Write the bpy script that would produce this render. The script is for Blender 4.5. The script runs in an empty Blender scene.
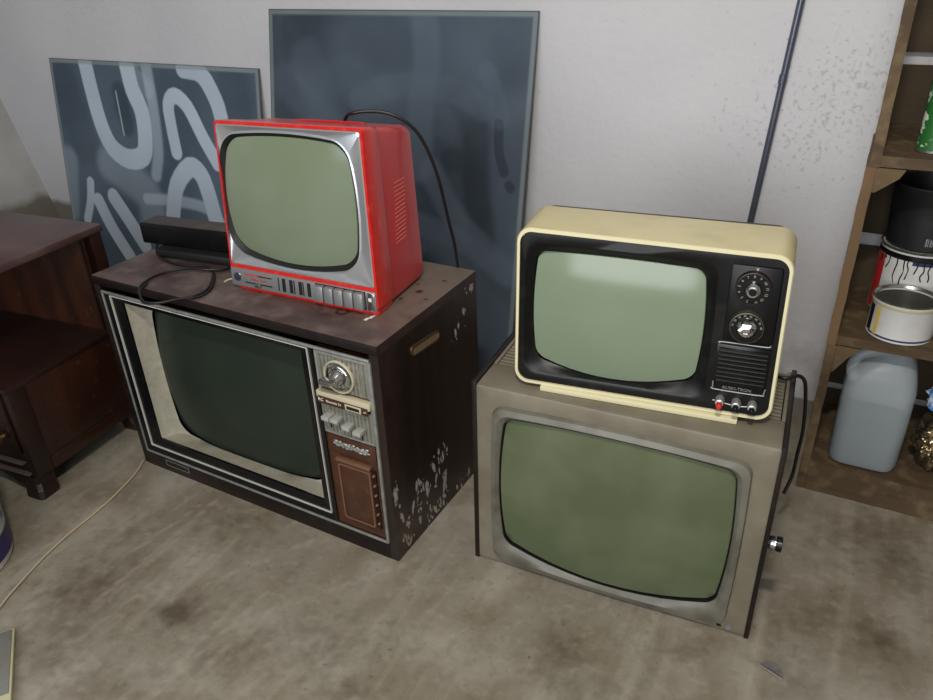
import bpy, bmesh, math, random
from mathutils import Vector, Matrix, noise as mn
random.seed(7)
SC = bpy.context.scene
COL = SC.collection
R = math.radians

# ---------------------------------------------------------------- camera
cam_d = bpy.data.cameras.new('camera')
cam = bpy.data.objects.new('camera', cam_d); COL.objects.link(cam)
cam_d.sensor_width = 36.0; cam_d.lens = 749.4023 / 933 * 36.0
cam_d.clip_start = 0.02
rt = Vector((0.999331, 0.036576, 0.0)); 
_p, _r = R(28.5133), R(-2.0961)
_rt0 = Vector((1, 0, 0)); _up0 = Vector((0, math.sin(_p), math.cos(_p))); _fw = Vector((0, math.cos(_p), -math.sin(_p)))
_rt = _rt0 * math.cos(_r) + _up0 * math.sin(_r); _up = -_rt0 * math.sin(_r) + _up0 * math.cos(_r)
m = Matrix((( _rt.x, _up.x, -_fw.x, 0), (_rt.y, _up.y, -_fw.y, 0), (_rt.z, _up.z, -_fw.z, 1.15), (0, 0, 0, 1)))
cam.matrix_world = m
SC.camera = cam

# ---------------------------------------------------------------- world, light, exposure
SC.view_settings.view_transform = 'Standard'; SC.view_settings.look = 'None'
SC.view_settings.gamma = 1.0; SC.view_settings.use_curve_mapping = False
SC.view_settings.exposure = -0.08
w = bpy.data.worlds.new('world'); SC.world = w; w.use_nodes = True
w.node_tree.nodes['Background'].inputs[0].default_value = (0.75, 0.85, 1.0, 1); w.node_tree.nodes['Background'].inputs[1].default_value = 0.25

def area(name, loc, target, size, size_y, power, colr):
    l = bpy.data.lights.new(name, 'AREA'); l.shape = 'RECTANGLE'; l.size = size; l.size_y = size_y
    l.energy = power; l.color = colr
    o = bpy.data.objects.new(name, l); COL.objects.link(o); o.location = loc
    d = Vector(target) - Vector(loc); o.rotation_euler = d.to_track_quat('-Z', 'Y').to_euler()
    return o
area('ceiling_lamp', (-0.06, -0.02, 2.1), (0.1, 1.6, 0.5), 0.20, 0.06, 26, (1.0, 0.94, 0.84))
area('front_fill', (-1.05, -1.16, 1.3), (-0.2, 2.0, 0.7), 1.7, 1.6, 54, (0.96, 0.98, 1.0))  # broad unseen fill, added in front to brighten the back wall
area('side_door_daylight', (-2.2, -0.6, 1.5), (-1.2, 2.4, 0.5), 0.8, 1.2, 9, (0.70, 0.83, 1.0))

# ---------------------------------------------------------------- materials
def s2l(c):
    return tuple(((v / 255) / 12.92 if v / 255 <= 0.04045 else ((v / 255 + 0.055) / 1.055) ** 2.4) for v in c) + (1.0,)
MC = {}
def mat(name, col, rough=0.5, metal=0.0, col2=None, scale=8.0, stretch=(1, 1, 1), lo=0.35, hi=0.65, bump=0.0, bscale=None,
        dust=None, attrs=(), spec=0.5, coat=0.0, detail=6.0, wave=None, streak=None, emit=None, trans=0.0, alpha=None, rough2=None):
    if name in MC: return MC[name]
    M = bpy.data.materials.new(name); M.use_nodes = True; MC[name] = M
    nt = M.node_tree; N = nt.nodes; L = nt.links; b = N['Principled BSDF']
    tc = N.new('ShaderNodeTexCoord'); mp = N.new('ShaderNodeMapping'); L.new(tc.outputs['Object'], mp.inputs[0]); mp.inputs['Scale'].default_value = stretch
    cur = N.new('ShaderNodeRGB'); cur.outputs[0].default_value = s2l(col); cur = cur.outputs[0]
    def noise(sc, det=detail, src=None):
        n = N.new('ShaderNodeTexNoise'); n.inputs['Scale'].default_value = sc; n.inputs['Detail'].default_value = det
        L.new(src or mp.outputs[0], n.inputs['Vector']); return n.outputs['Fac']
    def ramp(src, a, c):
        r = N.new('ShaderNodeMapRange'); r.inputs['From Min'].default_value = a; r.inputs['From Max'].default_value = c
        r.inputs['To Min'].default_value = 0; r.inputs['To Max'].default_value = 1; r.clamp = True
        L.new(src, r.inputs['Value']); return r.outputs[0]
    def mix(f, a, c):
        x = N.new('ShaderNodeMix'); x.data_type = 'RGBA'
        if isinstance(f, (int, float)): x.inputs[0].default_value = f
        else: L.new(f, x.inputs[0])
        L.new(a, x.inputs[6])
        if isinstance(c, tuple): x.inputs[7].default_value = c
        else: L.new(c, x.inputs[7])
        return x.outputs[2]
    def mul(a, k):
        x = N.new('ShaderNodeMath'); x.operation = 'MULTIPLY'; L.new(a, x.inputs[0])
        if isinstance(k, (int, float)): x.inputs[1].default_value = k
        else: L.new(k, x.inputs[1])
        return x.outputs[0]
    roughout = None
    if col2 is not None:
        f = ramp(noise(scale), lo, hi); cur = mix(f, cur, s2l(col2))
        if rough2 is not None:
            r = N.new('ShaderNodeMapRange'); L.new(f, r.inputs['Value']); r.inputs['To Min'].default_value = rough; r.inputs['To Max'].default_value = rough2; roughout = r.outputs[0]
    if wave is not None:
        wv = N.new('ShaderNodeTexWave'); wv.wave_type = 'BANDS'; wv.bands_direction = wave[0]; wv.inputs['Scale'].default_value = wave[1]
        wv.inputs['Distortion'].default_value = wave[2]; wv.inputs['Detail'].default_value = 3; wv.inputs['Detail Scale'].default_value = 2
        L.new(mp.outputs[0], wv.inputs['Vector']); cur = mix(mul(wv.outputs['Fac'], wave[4]), cur, s2l(wave[3]))
    if dust is not None:
        f = ramp(noise(dust[1], 8, tc.outputs['Object']), dust[3], dust[4]); cur = mix(mul(f, dust[2]), cur, s2l(dust[0]))
    if streak is not None:
        for (sc_, ang, sx, sy, scl, amt, a_, b_) in streak:
            m2 = N.new('ShaderNodeMapping'); L.new(tc.outputs['Object'], m2.inputs[0]); m2.inputs['Rotation'].default_value = (0, 0, ang)
            m3 = N.new('ShaderNodeMapping'); L.new(m2.outputs[0], m3.inputs[0]); m3.inputs['Scale'].default_value = (sx, sy, 1)
            cur = mix(mul(ramp(noise(scl, 8, m3.outputs[0]), a_, b_), amt), cur, s2l(sc_))
    for (an, ac, k, jag) in attrs:
        a = N.new('ShaderNodeAttribute'); a.attribute_name = an; v = a.outputs['Fac']
        if jag:
            nz = noise(jag[0], 4, tc.outputs['Object']); ad = N.new('ShaderNodeMath'); ad.operation = 'MULTIPLY_ADD'
            L.new(nz, ad.inputs[0]); ad.inputs[1].default_value = jag[1]; L.new(v, ad.inputs[2]); v = ramp(ad.outputs[0], jag[2], jag[3])
        cur = mix(mul(v, k), cur, s2l(ac))
    L.new(cur, b.inputs['Base Color'])
    if roughout is not None: L.new(roughout, b.inputs['Roughness'])
    else: b.inputs['Roughness'].default_value = rough
    b.inputs['Metallic'].default_value = metal; b.inputs['Specular IOR Level'].default_value = spec
    b.inputs['Coat Weight'].default_value = coat; b.inputs['Coat Roughness'].default_value = 0.12
    b.inputs['Transmission Weight'].default_value = trans
    if alpha is not None: b.inputs['Alpha'].default_value = alpha
    if bump:
        bn = N.new('ShaderNodeBump'); bn.inputs['Strength'].default_value = bump; bn.inputs['Distance'].default_value = 0.01
        L.new(noise(bscale or scale * 3, 8), bn.inputs['Height']); L.new(bn.outputs[0], b.inputs['Normal'])
    return M

M_wall = mat('plaster', (200, 200, 203), 0.9, col2=(185, 185, 189), scale=1.6, lo=.35, hi=.7, bump=0.2, bscale=45,
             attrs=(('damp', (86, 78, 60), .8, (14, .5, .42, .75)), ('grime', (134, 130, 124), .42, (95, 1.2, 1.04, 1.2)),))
M_ceil = mat('ceiling_paint', (190, 188, 184), 0.9)
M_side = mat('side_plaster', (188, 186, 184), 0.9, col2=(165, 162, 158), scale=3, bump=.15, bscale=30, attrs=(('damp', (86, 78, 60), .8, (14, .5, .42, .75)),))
M_floor = mat('concrete', (133, 126, 112), 0.62, col2=(112, 101, 82), scale=4.5, lo=.38, hi=.70, streak=(((164, 158, 144), R(-62), .5, 6, 3.0, .5, .52, .72), ((98, 86, 66), R(-62), .7, 4, 4.0, .35, .54, .74), ((100, 92, 76), 0, 1, 1, 28, .35, .52, .66), ((158, 152, 138), .6, 1, 1, 40, .3, .55, .68)), bump=0.12, bscale=60,
              dust=((166, 160, 148), 7.0, .55, .48, .7), rough2=.8,
              attrs=(('stain', (62, 48, 34), .72, (34, 1.3, .72, 1.5)), ('pale', (170, 164, 150), .5, (34, 1.1, .75, 1.4)), ('speck', (52, 44, 34), .5, (70, 1.0, .74, .84))))
M_wood = mat('walnut_veneer', (38, 24, 18), 0.42, col2=(24, 16, 14), scale=9, stretch=(1, 1, .12), lo=.3, hi=.7, coat=.15,
             wave=('Y', 6, 9, (56, 36, 26), .22), attrs=(('paint', (176, 168, 162), .95, (160, 1.1, 1.1, 1.5)), ('dirt', (84, 68, 54), .35, (30, .8, .7, 1.3))))
M_woodtop = mat('dusty_walnut_top', (64, 48, 47), 0.45, col2=(92, 76, 73), scale=7, stretch=(.8, 1.6, 1), lo=.38, hi=.64, dust=((124, 110, 102), 22, .5, .48, .68),
                attrs=(('tan', (110, 98, 84), .7, (20, .6, .5, 1.0)), ('dark', (38, 24, 22), .85, (60, .5, .7, .95)), ('paint', (225, 220, 214), 1, (80, .4, .75, .95))))
M_wooddark = mat('dark_stained_wood', (26, 16, 14), 0.4, col2=(16, 11, 11), scale=12, stretch=(.2, 1, 1), dust=((52, 44, 40), 40, .2, .52, .7), spec=.35)
M_black = mat('black_plastic', (11, 11, 12), 0.36, dust=((46, 46, 46), 34, .3, .52, .75), spec=.3)
M_blackg = mat('black_gloss', (10, 10, 12), 0.25, spec=.4, dust=((40, 40, 40), 40, .25, .55, .75))
M_chrome = mat('chrome', (200, 200, 200), 0.16, metal=1.0)
M_trim = mat('aluminium_trim', (160, 162, 158), 0.35, metal=.5, dust=((105, 105, 100), 40, .4, .4, .6))
M_maskc = mat('grey_cream_mask', (152, 148, 134), 0.8, col2=(142, 137, 120), scale=30, dust=((122, 114, 94), 90, .3, .45, .65), bump=.15, bscale=300)
M_scr1 = mat('dark_screen_glass', (32, 40, 33), 0.34, dust=((50, 60, 48), 3, .5, .4, .7), spec=.3)
M_scr2 = mat('olive_screen_glass', (82, 91, 66), 0.28, coat=.08, dust=((108, 114, 90), 6, .7, .42, .7), spec=.35)
M_scr3 = mat('pale_green_screen_glass', (116, 130, 108), 0.14, coat=.15, dust=((128, 141, 121), 5, .6, .4, .7), spec=.4)
M_scr4 = mat('grey_green_screen_glass', (110, 120, 98), 0.14, coat=.2, dust=((122, 134, 120), 5, .6, .4, .7), spec=.45)
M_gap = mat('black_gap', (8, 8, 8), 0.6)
M_grey = mat('grey_brown_plastic', (116, 110, 94), 0.5, col2=(104, 97, 82), scale=14, dust=((136, 130, 116), 10, .45, .5, .75), bump=.04, bscale=200)
M_greyb = mat('grey_bezel', (94, 92, 82), 0.42, col2=(112, 110, 100), scale=9, stretch=(.5, 1, 1), dust=((68, 62, 50), 16, .55, .48, .68))
M_cream = mat('cream_plastic', (206, 196, 152), 0.42, col2=(196, 184, 138), scale=5, dust=((178, 166, 124), 22, .35, .5, .75), coat=.1)
M_creamf = mat('pale_cream_plastic', (208, 200, 164), 0.45)
M_red = mat('red_plastic', (184, 26, 30), 0.36, col2=(170, 26, 30), scale=6, coat=.25, dust=((186, 84, 84), 6, .55, .42, .7))
M_redb = mat('bright_red_plastic', (192, 32, 26), 0.3, coat=.25, dust=((214, 90, 74), 60, .35, .52, .7))
M_silver = mat('silver_bezel', (200, 202, 206), 0.3, metal=.75)
M_strip = mat('grey_metal_strip', (140, 142, 142), 0.4, metal=.5)
M_brown = mat('red_brown_plastic', (70, 40, 24), 0.4, col2=(60, 33, 20), scale=25, dust=((96, 70, 52), 50, .3, .52, .7))
M_brownl = mat('pale_brown_edge', (108, 76, 58), 0.4)
M_ribbed = mat('ribbed_grey_metal', (140, 140, 128), 0.35, metal=.35, wave=('X', 34, .5, (88, 86, 76), .8), dust=((170, 168, 150), 60, .4, .5, .7))
M_white = mat('white_lettering', (214, 212, 204), 0.5)
M_dimw = mat('dim_white_lettering', (150, 148, 140), .5)
M_band = mat('beige_band', (182, 172, 146), 0.45)
M_redk = mat('red_knob', (190, 40, 36), 0.3)
M_brass = mat('brass', (170, 138, 88), 0.3, metal=.9)
M_wire = mat('black_cable', (14, 14, 16), 0.45)
M_cord = mat('tan_cord', (168, 154, 128), 0.8)
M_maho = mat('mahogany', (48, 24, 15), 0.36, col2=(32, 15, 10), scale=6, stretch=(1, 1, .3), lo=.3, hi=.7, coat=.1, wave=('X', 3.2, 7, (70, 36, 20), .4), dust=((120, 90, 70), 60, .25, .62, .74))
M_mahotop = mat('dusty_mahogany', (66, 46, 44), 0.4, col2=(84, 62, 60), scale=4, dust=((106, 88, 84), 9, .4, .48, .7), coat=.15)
M_mahodk = mat('dark_mahogany', (38, 20, 14), 0.4, col2=(26, 14, 11), scale=8)  # deeper brown mahogany, shared by the cream set's back and dial
M_glass1 = mat('marked_glass', (68, 84, 100), 0.3, col2=(94, 110, 124), scale=2.2, spec=.4,
               attrs=(('darkp', (22, 30, 40), .75, None), ('paint', (186, 200, 214), .97, None), ('edge', (138, 148, 150), .8, None), ('blackedge', (30, 34, 38), .9, None)))
M_glass2 = mat('dusty_dark_glass', (54, 64, 76), 0.3, col2=(72, 84, 96), scale=2.5, spec=.45, dust=((92, 104, 112), 9, .25, .5, .7),
               attrs=(('darkp', (24, 30, 36), .8, None), ('paint', (98, 112, 126), .85, None), ('edge', (124, 134, 136), .8, None), ('blackedge', (30, 34, 38), .9, None)))
M_steel = mat('blue_grey_steel', (96, 101, 116), 0.34, metal=.6, dust=((120, 122, 128), 50, .35, .5, .7))
M_crate = mat('rough_crate_wood', (96, 78, 52), 0.8, col2=(70, 54, 36), scale=6, stretch=(.25, 1, 1), bump=.25, bscale=40, dust=((134, 116, 86), 30, .4, .5, .72))
M_crated = mat('dark_crate_wood', (70, 58, 40), 0.85, col2=(50, 40, 27), scale=7, stretch=(.2, 1, 1), bump=.25, bscale=40)
M_crateo = mat('orange_crate_wood', (118, 94, 64), 0.75, col2=(96, 72, 48), scale=9, stretch=(1, 1, .15), bump=.2, bscale=50)
M_bucketb = mat('black_rubber', (22, 23, 25), 0.5, dust=((52, 54, 58), 14, .4, .5, .7))
M_tin = mat('tin', (176, 176, 168), 0.25, metal=.9)
M_cap = mat('yellowed_lacquer', (196, 188, 150), 0.35)
M_label = mat('white_can_label', (206, 206, 204), 0.45, dust=((170, 166, 158), 20, .3, .5, .7))
M_navy = mat('navy_print', (38, 42, 86), 0.45)
M_yellow = mat('yellow_print', (202, 172, 84), 0.45)
M_ink = mat('black_paint', (14, 14, 14), 0.3, coat=.4)
M_redp = mat('red_print', (178, 44, 44), 0.45)
M_jug = mat('milky_plastic', (188, 198, 204), 0.35, alpha=.42)
M_liq = mat('grey_liquid', (56, 68, 74), 0.4)
M_foil = mat('crumpled_foil', (196, 176, 138), 0.28, metal=.95, col2=(120, 112, 98), scale=30)
M_wrap = mat('blue_white_wrapper', (196, 208, 220), 0.4, col2=(70, 120, 176), scale=26, lo=.48, hi=.56)
M_green = mat('green_can_print', (38, 96, 44), 0.35, col2=(196, 206, 190), scale=60, lo=.56, hi=.6)
M_lilac = mat('pale_blue_can', (158, 166, 200), 0.4)
M_purple = mat('purple_print', (44, 34, 92), 0.4)
M_pail = mat('white_pail', (206, 206, 198), 0.4)
M_ylw = mat('yellowed_plastic', (188, 182, 148), 0.5, dust=((150, 140, 112), 12, .6, .5, .7))
M_leaf = mat('dark_chip', (66, 66, 68), 0.7, col2=(90, 88, 86), scale=60)
M_leafl = mat('pale_chip', (170, 160, 156), 0.7)

# ---------------------------------------------------------------- mesh helpers
def ident(p): return Vector(p)
def finish(name, bm, material, parent=None, F=None, smooth=False, attrs=None, recalc=True):
    if F is not None:
        for v in bm.verts: v.co = F(v.co)
    if recalc: bmesh.ops.recalc_face_normals(bm, faces=bm.faces)
    me = bpy.data.meshes.new(name); bm.to_mesh(me); bm.free()
    if smooth:
        me.shade_smooth()
        try: me.set_sharp_from_angle(angle=R(38))
        except Exception: pass
    if material is not None: me.materials.append(material)
    o = bpy.data.objects.new(name, me); COL.objects.link(o)
    if parent is not None: o.parent = parent
    if attrs:
        for an, vals in attrs.items():
            a = me.attributes.new(an, 'FLOAT', 'POINT'); a.data.foreach_set('value', vals)
    return o
def empty(name, loc, yaw=0.0):
    o = bpy.data.objects.new(name, None); COL.objects.link(o); o.location = loc; o.rotation_euler = (0, 0, yaw); o.empty_display_size = .05
    return o
def tag(o, label=None, cat=None, group=None, kind=None):
    if label: o['label'] = label
    if cat: o['category'] = cat
    if group: o['group'] = group
    if kind: o['kind'] = kind
    return o
def abox(bm, x0, x1, y0, y1, z0, z1, bev=0.0, seg=2):
    vs = [bm.verts.new((x, y, z)) for x in (x0, x1) for y in (y0, y1) for z in (z0, z1)]
    q = [(0, 1, 3, 2), (4, 6, 7, 5), (0, 4, 5, 1), (2, 3, 7, 6), (0, 2, 6, 4), (1, 5, 7, 3)]
    fs = [bm.faces.new([vs[i] for i in f]) for f in q]
    if bev:
        es = list({e for f in fs for e in f.edges})
        bmesh.ops.bevel(bm, geom=es, offset=bev, segments=seg, affect='EDGES', profile=.5)
def box(name, m_, parent, x0, x1, y0, y1, z0, z1, F=None, bev=0.0, **k):
    bm = bmesh.new(); abox(bm, x0, x1, y0, y1, z0, z1, bev); return finish(name, bm, m_, parent, F, smooth=bev > 0, **k)
def ol(x0, x1, z0, z1, r, bl=0, br=0, bt=0, bb=0, ne=10, nc=8):
    """closed outline (x, z) counted so that any two outlines can be lofted"""
    pts = []
    C = [(x1 - r, z0 + r, -90), (x1 - r, z1 - r, 0), (x0 + r, z1 - r, 90), (x0 + r, z0 + r, 180)]
    for i, (cx, cz, a0) in enumerate(C):
        arc = [(cx + r * math.cos(R(a0 + 90 * k / nc)), cz + r * math.sin(R(a0 + 90 * k / nc))) for k in range(nc + 1)]
        pts += arc
        nx = C[(i + 1) % 4]; a1 = a0 + 90
        e = (nx[0] + r * math.cos(R(nx[2])), nx[1] + r * math.sin(R(nx[2]))); s = arc[-1]
        pts += [(s[0] + (e[0] - s[0]) * k / ne, s[1] + (e[1] - s[1]) * k / ne) for k in range(1, ne)]
    cx, cz, hx, hz = (x0 + x1) / 2, (z0 + z1) / 2, (x1 - x0) / 2, (z1 - z0) / 2
    out = []
    for x, z in pts:
        tx, tz = (x - cx) / hx, (z - cz) / hz
        dx = (br if tx > 0 else -bl) * (1 - tz * tz) * abs(tx); dz = (bt if tz > 0 else -bb) * (1 - tx * tx) * abs(tz)
        out.append((x + dx, z + dz))
    return out
def L3(o, y): return [(x, y(x, z) if callable(y) else y, z) for x, z in o]
def loft(bm, loops, cap0=False, cap1=False):
    V = [[bm.verts.new(p) for p in l] for l in loops]; n = len(V[0])
    for a, b in zip(V, V[1:]):
        for i in range(n): bm.faces.new((a[i], a[(i + 1) % n], b[(i + 1) % n], b[i]))
    if cap0: bm.faces.new(V[0])
    if cap1: bm.faces.new(V[-1])
    return V
def lofted(name, m_, parent, loops, F=None, cap0=False, cap1=False, smooth=True):
    bm = bmesh.new(); loft(bm, loops, cap0, cap1); return finish(name, bm, m_, parent, F, smooth=smooth)
def screen(name, m_, parent, o, y0, dome, F, K=22):
    """cathode ray tube face: a smooth paraboloid cut by the outline, with a short glass skirt behind its edge"""
    bm = bmesh.new(); x0, x1 = min(p[0] for p in o), max(p[0] for p in o); z0, z1 = min(p[1] for p in o), max(p[1] for p in o)
    cx, cz, hx, hz = (x0 + x1) / 2, (z0 + z1) / 2, (x1 - x0) / 2, (z1 - z0) / 2
    def Y(x, z): return y0 + .42 * dome - dome * (1 - (((x - cx) / hx) ** 2 + ((z - cz) / hz) ** 2) / 1.7)
    loops = [[(x, y0 + dome * .55 + .004, z) for x, z in o], [(x, Y(x, z) + .0012, z) for x, z in o]]
    for k in range(K):
        r = (1 - k / K) * (.994 if k == 0 else .985)
        loops.append([(cx + (x - cx) * r, Y(cx + (x - cx) * r, cz + (z - cz) * r), cz + (z - cz) * r) for x, z in o])
    V = loft(bm, loops); c = bm.verts.new((cx, Y(cx, cz), cz)); n = len(o)
    for i in range(n): bm.faces.new((V[-1][i], V[-1][(i + 1) % n], c))
    return finish(name, bm, m_, parent, F, smooth=True)
def ring_frame(name, m_, parent, o0, o1, y0, y1, F, depth=.004):
    return lofted(name, m_, parent, [L3(o0, y0 + depth), L3(o0, y0), L3(o1, y1), L3(o1, y1 + depth)], F, smooth=True)
def cyl(bm, c, axis, prof, n=24):
    """prof: list of (distance along axis, radius)"""
    ax = Vector(axis).normalized(); t = Vector((0, 0, 1)) if abs(ax.z) < .9 else Vector((1, 0, 0))
    u = ax.cross(t).normalized(); v = ax.cross(u); c = Vector(c)
    L = []
    for d, r in prof: L.append([c + ax * d + (u * math.cos(2 * math.pi * i / n) + v * math.sin(2 * math.pi * i / n)) * max(r, 1e-5) for i in range(n)])
    loft(bm, L, True, True)
def lathe(name, m_, parent, c, prof, F=None, n=32, axis=(0, 0, 1), cap0=True, cap1=True):
    bm = bmesh.new(); ax = Vector(axis).normalized(); t = Vector((0, 0, 1)) if abs(ax.z) < .9 else Vector((1, 0, 0))
    u = ax.cross(t).normalized(); v = ax.cross(u); c = Vector(c)
    L = [[c + ax * d + (u * math.cos(2 * math.pi * i / n) + v * math.sin(2 * math.pi * i / n)) * max(r, 1e-5) for i in range(n)] for d, r in prof]
    loft(bm, L, cap0, cap1); return finish(name, bm, m_, parent, F, smooth=True)
def spline(P, k=8):
    P = [Vector(p) for p in P]; P = [P[0] * 2 - P[1]] + P + [P[-1] * 2 - P[-2]]; out = []
    for i in range(1, len(P) - 2):
        a, b, c, d = P[i - 1:i + 3]
        for j in range(k):
            t = j / k; out.append(.5 * ((2 * b) + (c - a) * t + (2 * a - 5 * b + 4 * c - d) * t * t + (3 * b - a - 3 * c + d) * t ** 3))
    out.append(P[-2]); return out
def tube(name, m_, parent, P, r, n=10, k=8, F=None, smooth_path=True):
    P = spline(P, k) if smooth_path else [Vector(p) for p in P]
    bm = bmesh.new(); L = []; up = Vector((0.13, .31, .94))
    for i, p in enumerate(P):
        t = (P[min(i + 1, len(P) - 1)] - P[max(i - 1, 0)]).normalized()
        u = (up - t * up.dot(t)).normalized(); v = t.cross(u); up = u
        L.append([p + (u * math.cos(2 * math.pi * j / n) + v * math.sin(2 * math.pi * j / n)) * r for j in range(n)])
    loft(bm, L, True, True); return finish(name, bm, m_, parent, F, smooth=True)
def text(name, s, m_, parent, x, y, z, size, F=None, ext=.0003, rot=0.0, align='CENTER', flip=None):
    c = bpy.data.curves.new('lettering', 'FONT'); c.body = s; c.size = size; c.align_x = align; c.align_y = 'CENTER'; c.extrude = ext; c.resolution_u = 2
    o = bpy.data.objects.new('lettering', c); COL.objects.link(o)
    dg = bpy.context.evaluated_depsgraph_get(); me = bpy.data.meshes.new_from_object(o.evaluated_get(dg))
    bpy.data.objects.remove(o); bpy.data.curves.remove(c)
    bm = bmesh.new(); bm.from_mesh(me); bpy.data.meshes.remove(me)
    cr, sr = math.cos(rot), math.sin(rot)
    for v in bm.verts:
        a, b, d = v.co; a, b = a * cr - b * sr, a * sr + b * cr
        v.co = flip(a, b, d) if flip else Vector((x + a, y - d, z + b))
    return finish(name, bm, m_, parent, F, recalc=False)
def gridmesh(nx, ny, fn):
    bm = bmesh.new(); V = [[bm.verts.new(fn(i / nx, j / ny)) for i in range(nx + 1)] for j in range(ny + 1)]
    for j in range(ny):
        for i in range(nx): bm.faces.new((V[j][i], V[j][i + 1], V[j + 1][i + 1], V[j + 1][i]))
    return bm
def seg_d(px, py, a, b):
    ax, ay = a; bx, by = b; dx, dy = bx - ax, by - ay; l = dx * dx + dy * dy
    t = 0 if l == 0 else max(0, min(1, ((px - ax) * dx + (py - ay) * dy) / l))
    return math.hypot(px - ax - t * dx, py - ay - t * dy)
def warp(W, D, H, C):
    """trilinear map of a cabinet's own x, y, z metres onto its eight slightly uneven corners"""
    C = {k: Vector(v) for k, v in C.items()}
    def F(p):
        u, v, w_ = p[0] / W, p[1] / D, p[2] / H; o = Vector((0, 0, 0))
        for i in (0, 1):
            for j in (0, 1):
                for k in (0, 1): o += C[(i, j, k)] * ((u if i else 1 - u) * (v if j else 1 - v) * (w_ if k else 1 - w_))
        return o
    return F

# ---------------------------------------------------------------- the room
PW = Vector((0.9071, 1.6621, 0)); YW = R(-29); E_ = Vector((math.cos(YW), math.sin(YW), 0)); N_ = Vector((-math.sin(YW), math.cos(YW), 0))
def WP(s, t, z=0.0): return PW + E_ * s - N_ * t + Vector((0, 0, z))     # along the back wall, out from it, up

ST = [((-0.59, 1.07), 0.044, 0.037, 1), ((-0.81, 1.16), 0.107, 0.075, 0.5), ((-0.27, 0.97), 0.112, 0.066, 0.25), ((0.15, 0.95), 0.051, 0.072, 0.55), ((-0.8, 0.99), 0.077, 0.097, 0.35), ((-0.51, 1.34), 0.14, 0.068, 0.3), ((0.8, 1.2), 0.094, 0.064, 0.35), ((0.74, 0.94), 0.04, 0.034, 0.8), ((0.89, 1.14), 0.06, 0.119, 0.4), ((0.21, 0.86), 0.104, 0.039, 0.2), ((-0.11, 1.11), 0.101, 0.065, -0.3), ((0.1, 1.02), 0.048, 0.07, -0.35), ((0.38, 0.85), 0.103, 0.04, -0.3), ((-0.98, 1.4), 0.073, 0.096, -0.5), ((-0.64, 0.9), 0.091, 0.043, 0.2), ((-0.46, 0.97), 0.114, 0.068, 0.2), ((-0.23, 0.88), 0.053, 0.024, 0.4), ((0.63, 0.99), 0.093, 0.049, 0.3), ((0.54, 0.85), 0.051, 0.025, 0.3), ((0.62, 0.84), 0.068, 0.033, -0.3), ((-0.67, 1.49), 0.126, 0.065, -0.3), ((-0.78, 1.32), 0.06, 0.042, 0.35), ((0.39, 0.94), 0.09, 0.022, 0.3)]
LN = [((-0.77, 1.11), (-0.61, 1.41)), ((-0.77, 1.0), (-0.63, 1.22)), ((-0.77, 1.22), (-0.66, 1.37)), ((-0.58, 0.87), (-0.42, 1.12)), ((-0.97, 1.23), (-0.87, 1.43)), ((0.18, 1.17), (0.3, 0.96)), ((-0.46, 1.04), (-0.12, 1.19)), ((-0.56, 1.14), (-0.32, 1.28))]
FX0, FX1, FY0, FY1 = -3.6, 2.6, -3.2, 4.2
xs = [FX0, -2.4] + [-1.4 + i * .016 for i in range(176)] + [2.0, FX1]
ys = [FY0, -1, .3] + [.6 + i * .016 for i in range(96)] + [2.8, FY1]
bm = bmesh.new(); V = [[bm.verts.new((x, y, 0)) for x in xs] for y in ys]
for j in range(len(ys) - 1):
    for i in range(len(xs) - 1): bm.faces.new((V[j][i], V[j][i + 1], V[j + 1][i + 1], V[j + 1][i]))
sa, pa, ka = [], [], []
for y in ys:
    for x in xs:
        s = p_ = 0
        for (cx, cy), rx, ry, k in ST:
            d = ((x - cx) / rx) ** 2 + ((y - cy) / ry) ** 2; g = math.exp(-d) if d < 8 else 0
            if k > 0: s += k * g
            else: p_ += -k * g
        for a, b in LN:
            d = seg_d(x, y, a, b); p_ += .6 * math.exp(-(d / .006) ** 2)
        sa.append(s); pa.append(p_); ka.append(0.08)
floor = finish('floor', bm, M_floor, attrs={'stain': sa, 'pale': pa, 'speck': ka}); tag(floor, kind='structure')

bm = gridmesh(220, 130, lambda u, v: WP(-3.9 + 5.2 * u, 0, 2.6 * v)); dm, gr = [], []
for j in range(131):
    for i in range(221):
        s, z = -3.9 + 5.2 * i / 220, 2.6 * j / 130
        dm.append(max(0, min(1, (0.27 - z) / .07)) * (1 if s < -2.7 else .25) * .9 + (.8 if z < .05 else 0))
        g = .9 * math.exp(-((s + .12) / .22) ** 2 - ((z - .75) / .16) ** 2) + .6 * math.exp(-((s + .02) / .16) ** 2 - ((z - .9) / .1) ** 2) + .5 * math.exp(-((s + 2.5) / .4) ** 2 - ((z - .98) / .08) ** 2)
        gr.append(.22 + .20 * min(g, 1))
wb = finish('wall_back', bm, M_wall, attrs={'damp': dm, 'grime': gr}, recalc=False); tag(wb, kind='structure')
def quad(name, P, m_):
    bm = bmesh.new(); bm.faces.new([bm.verts.new(p) for p in P]); return tag(finish(name, bm, m_), kind='structure')
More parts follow.
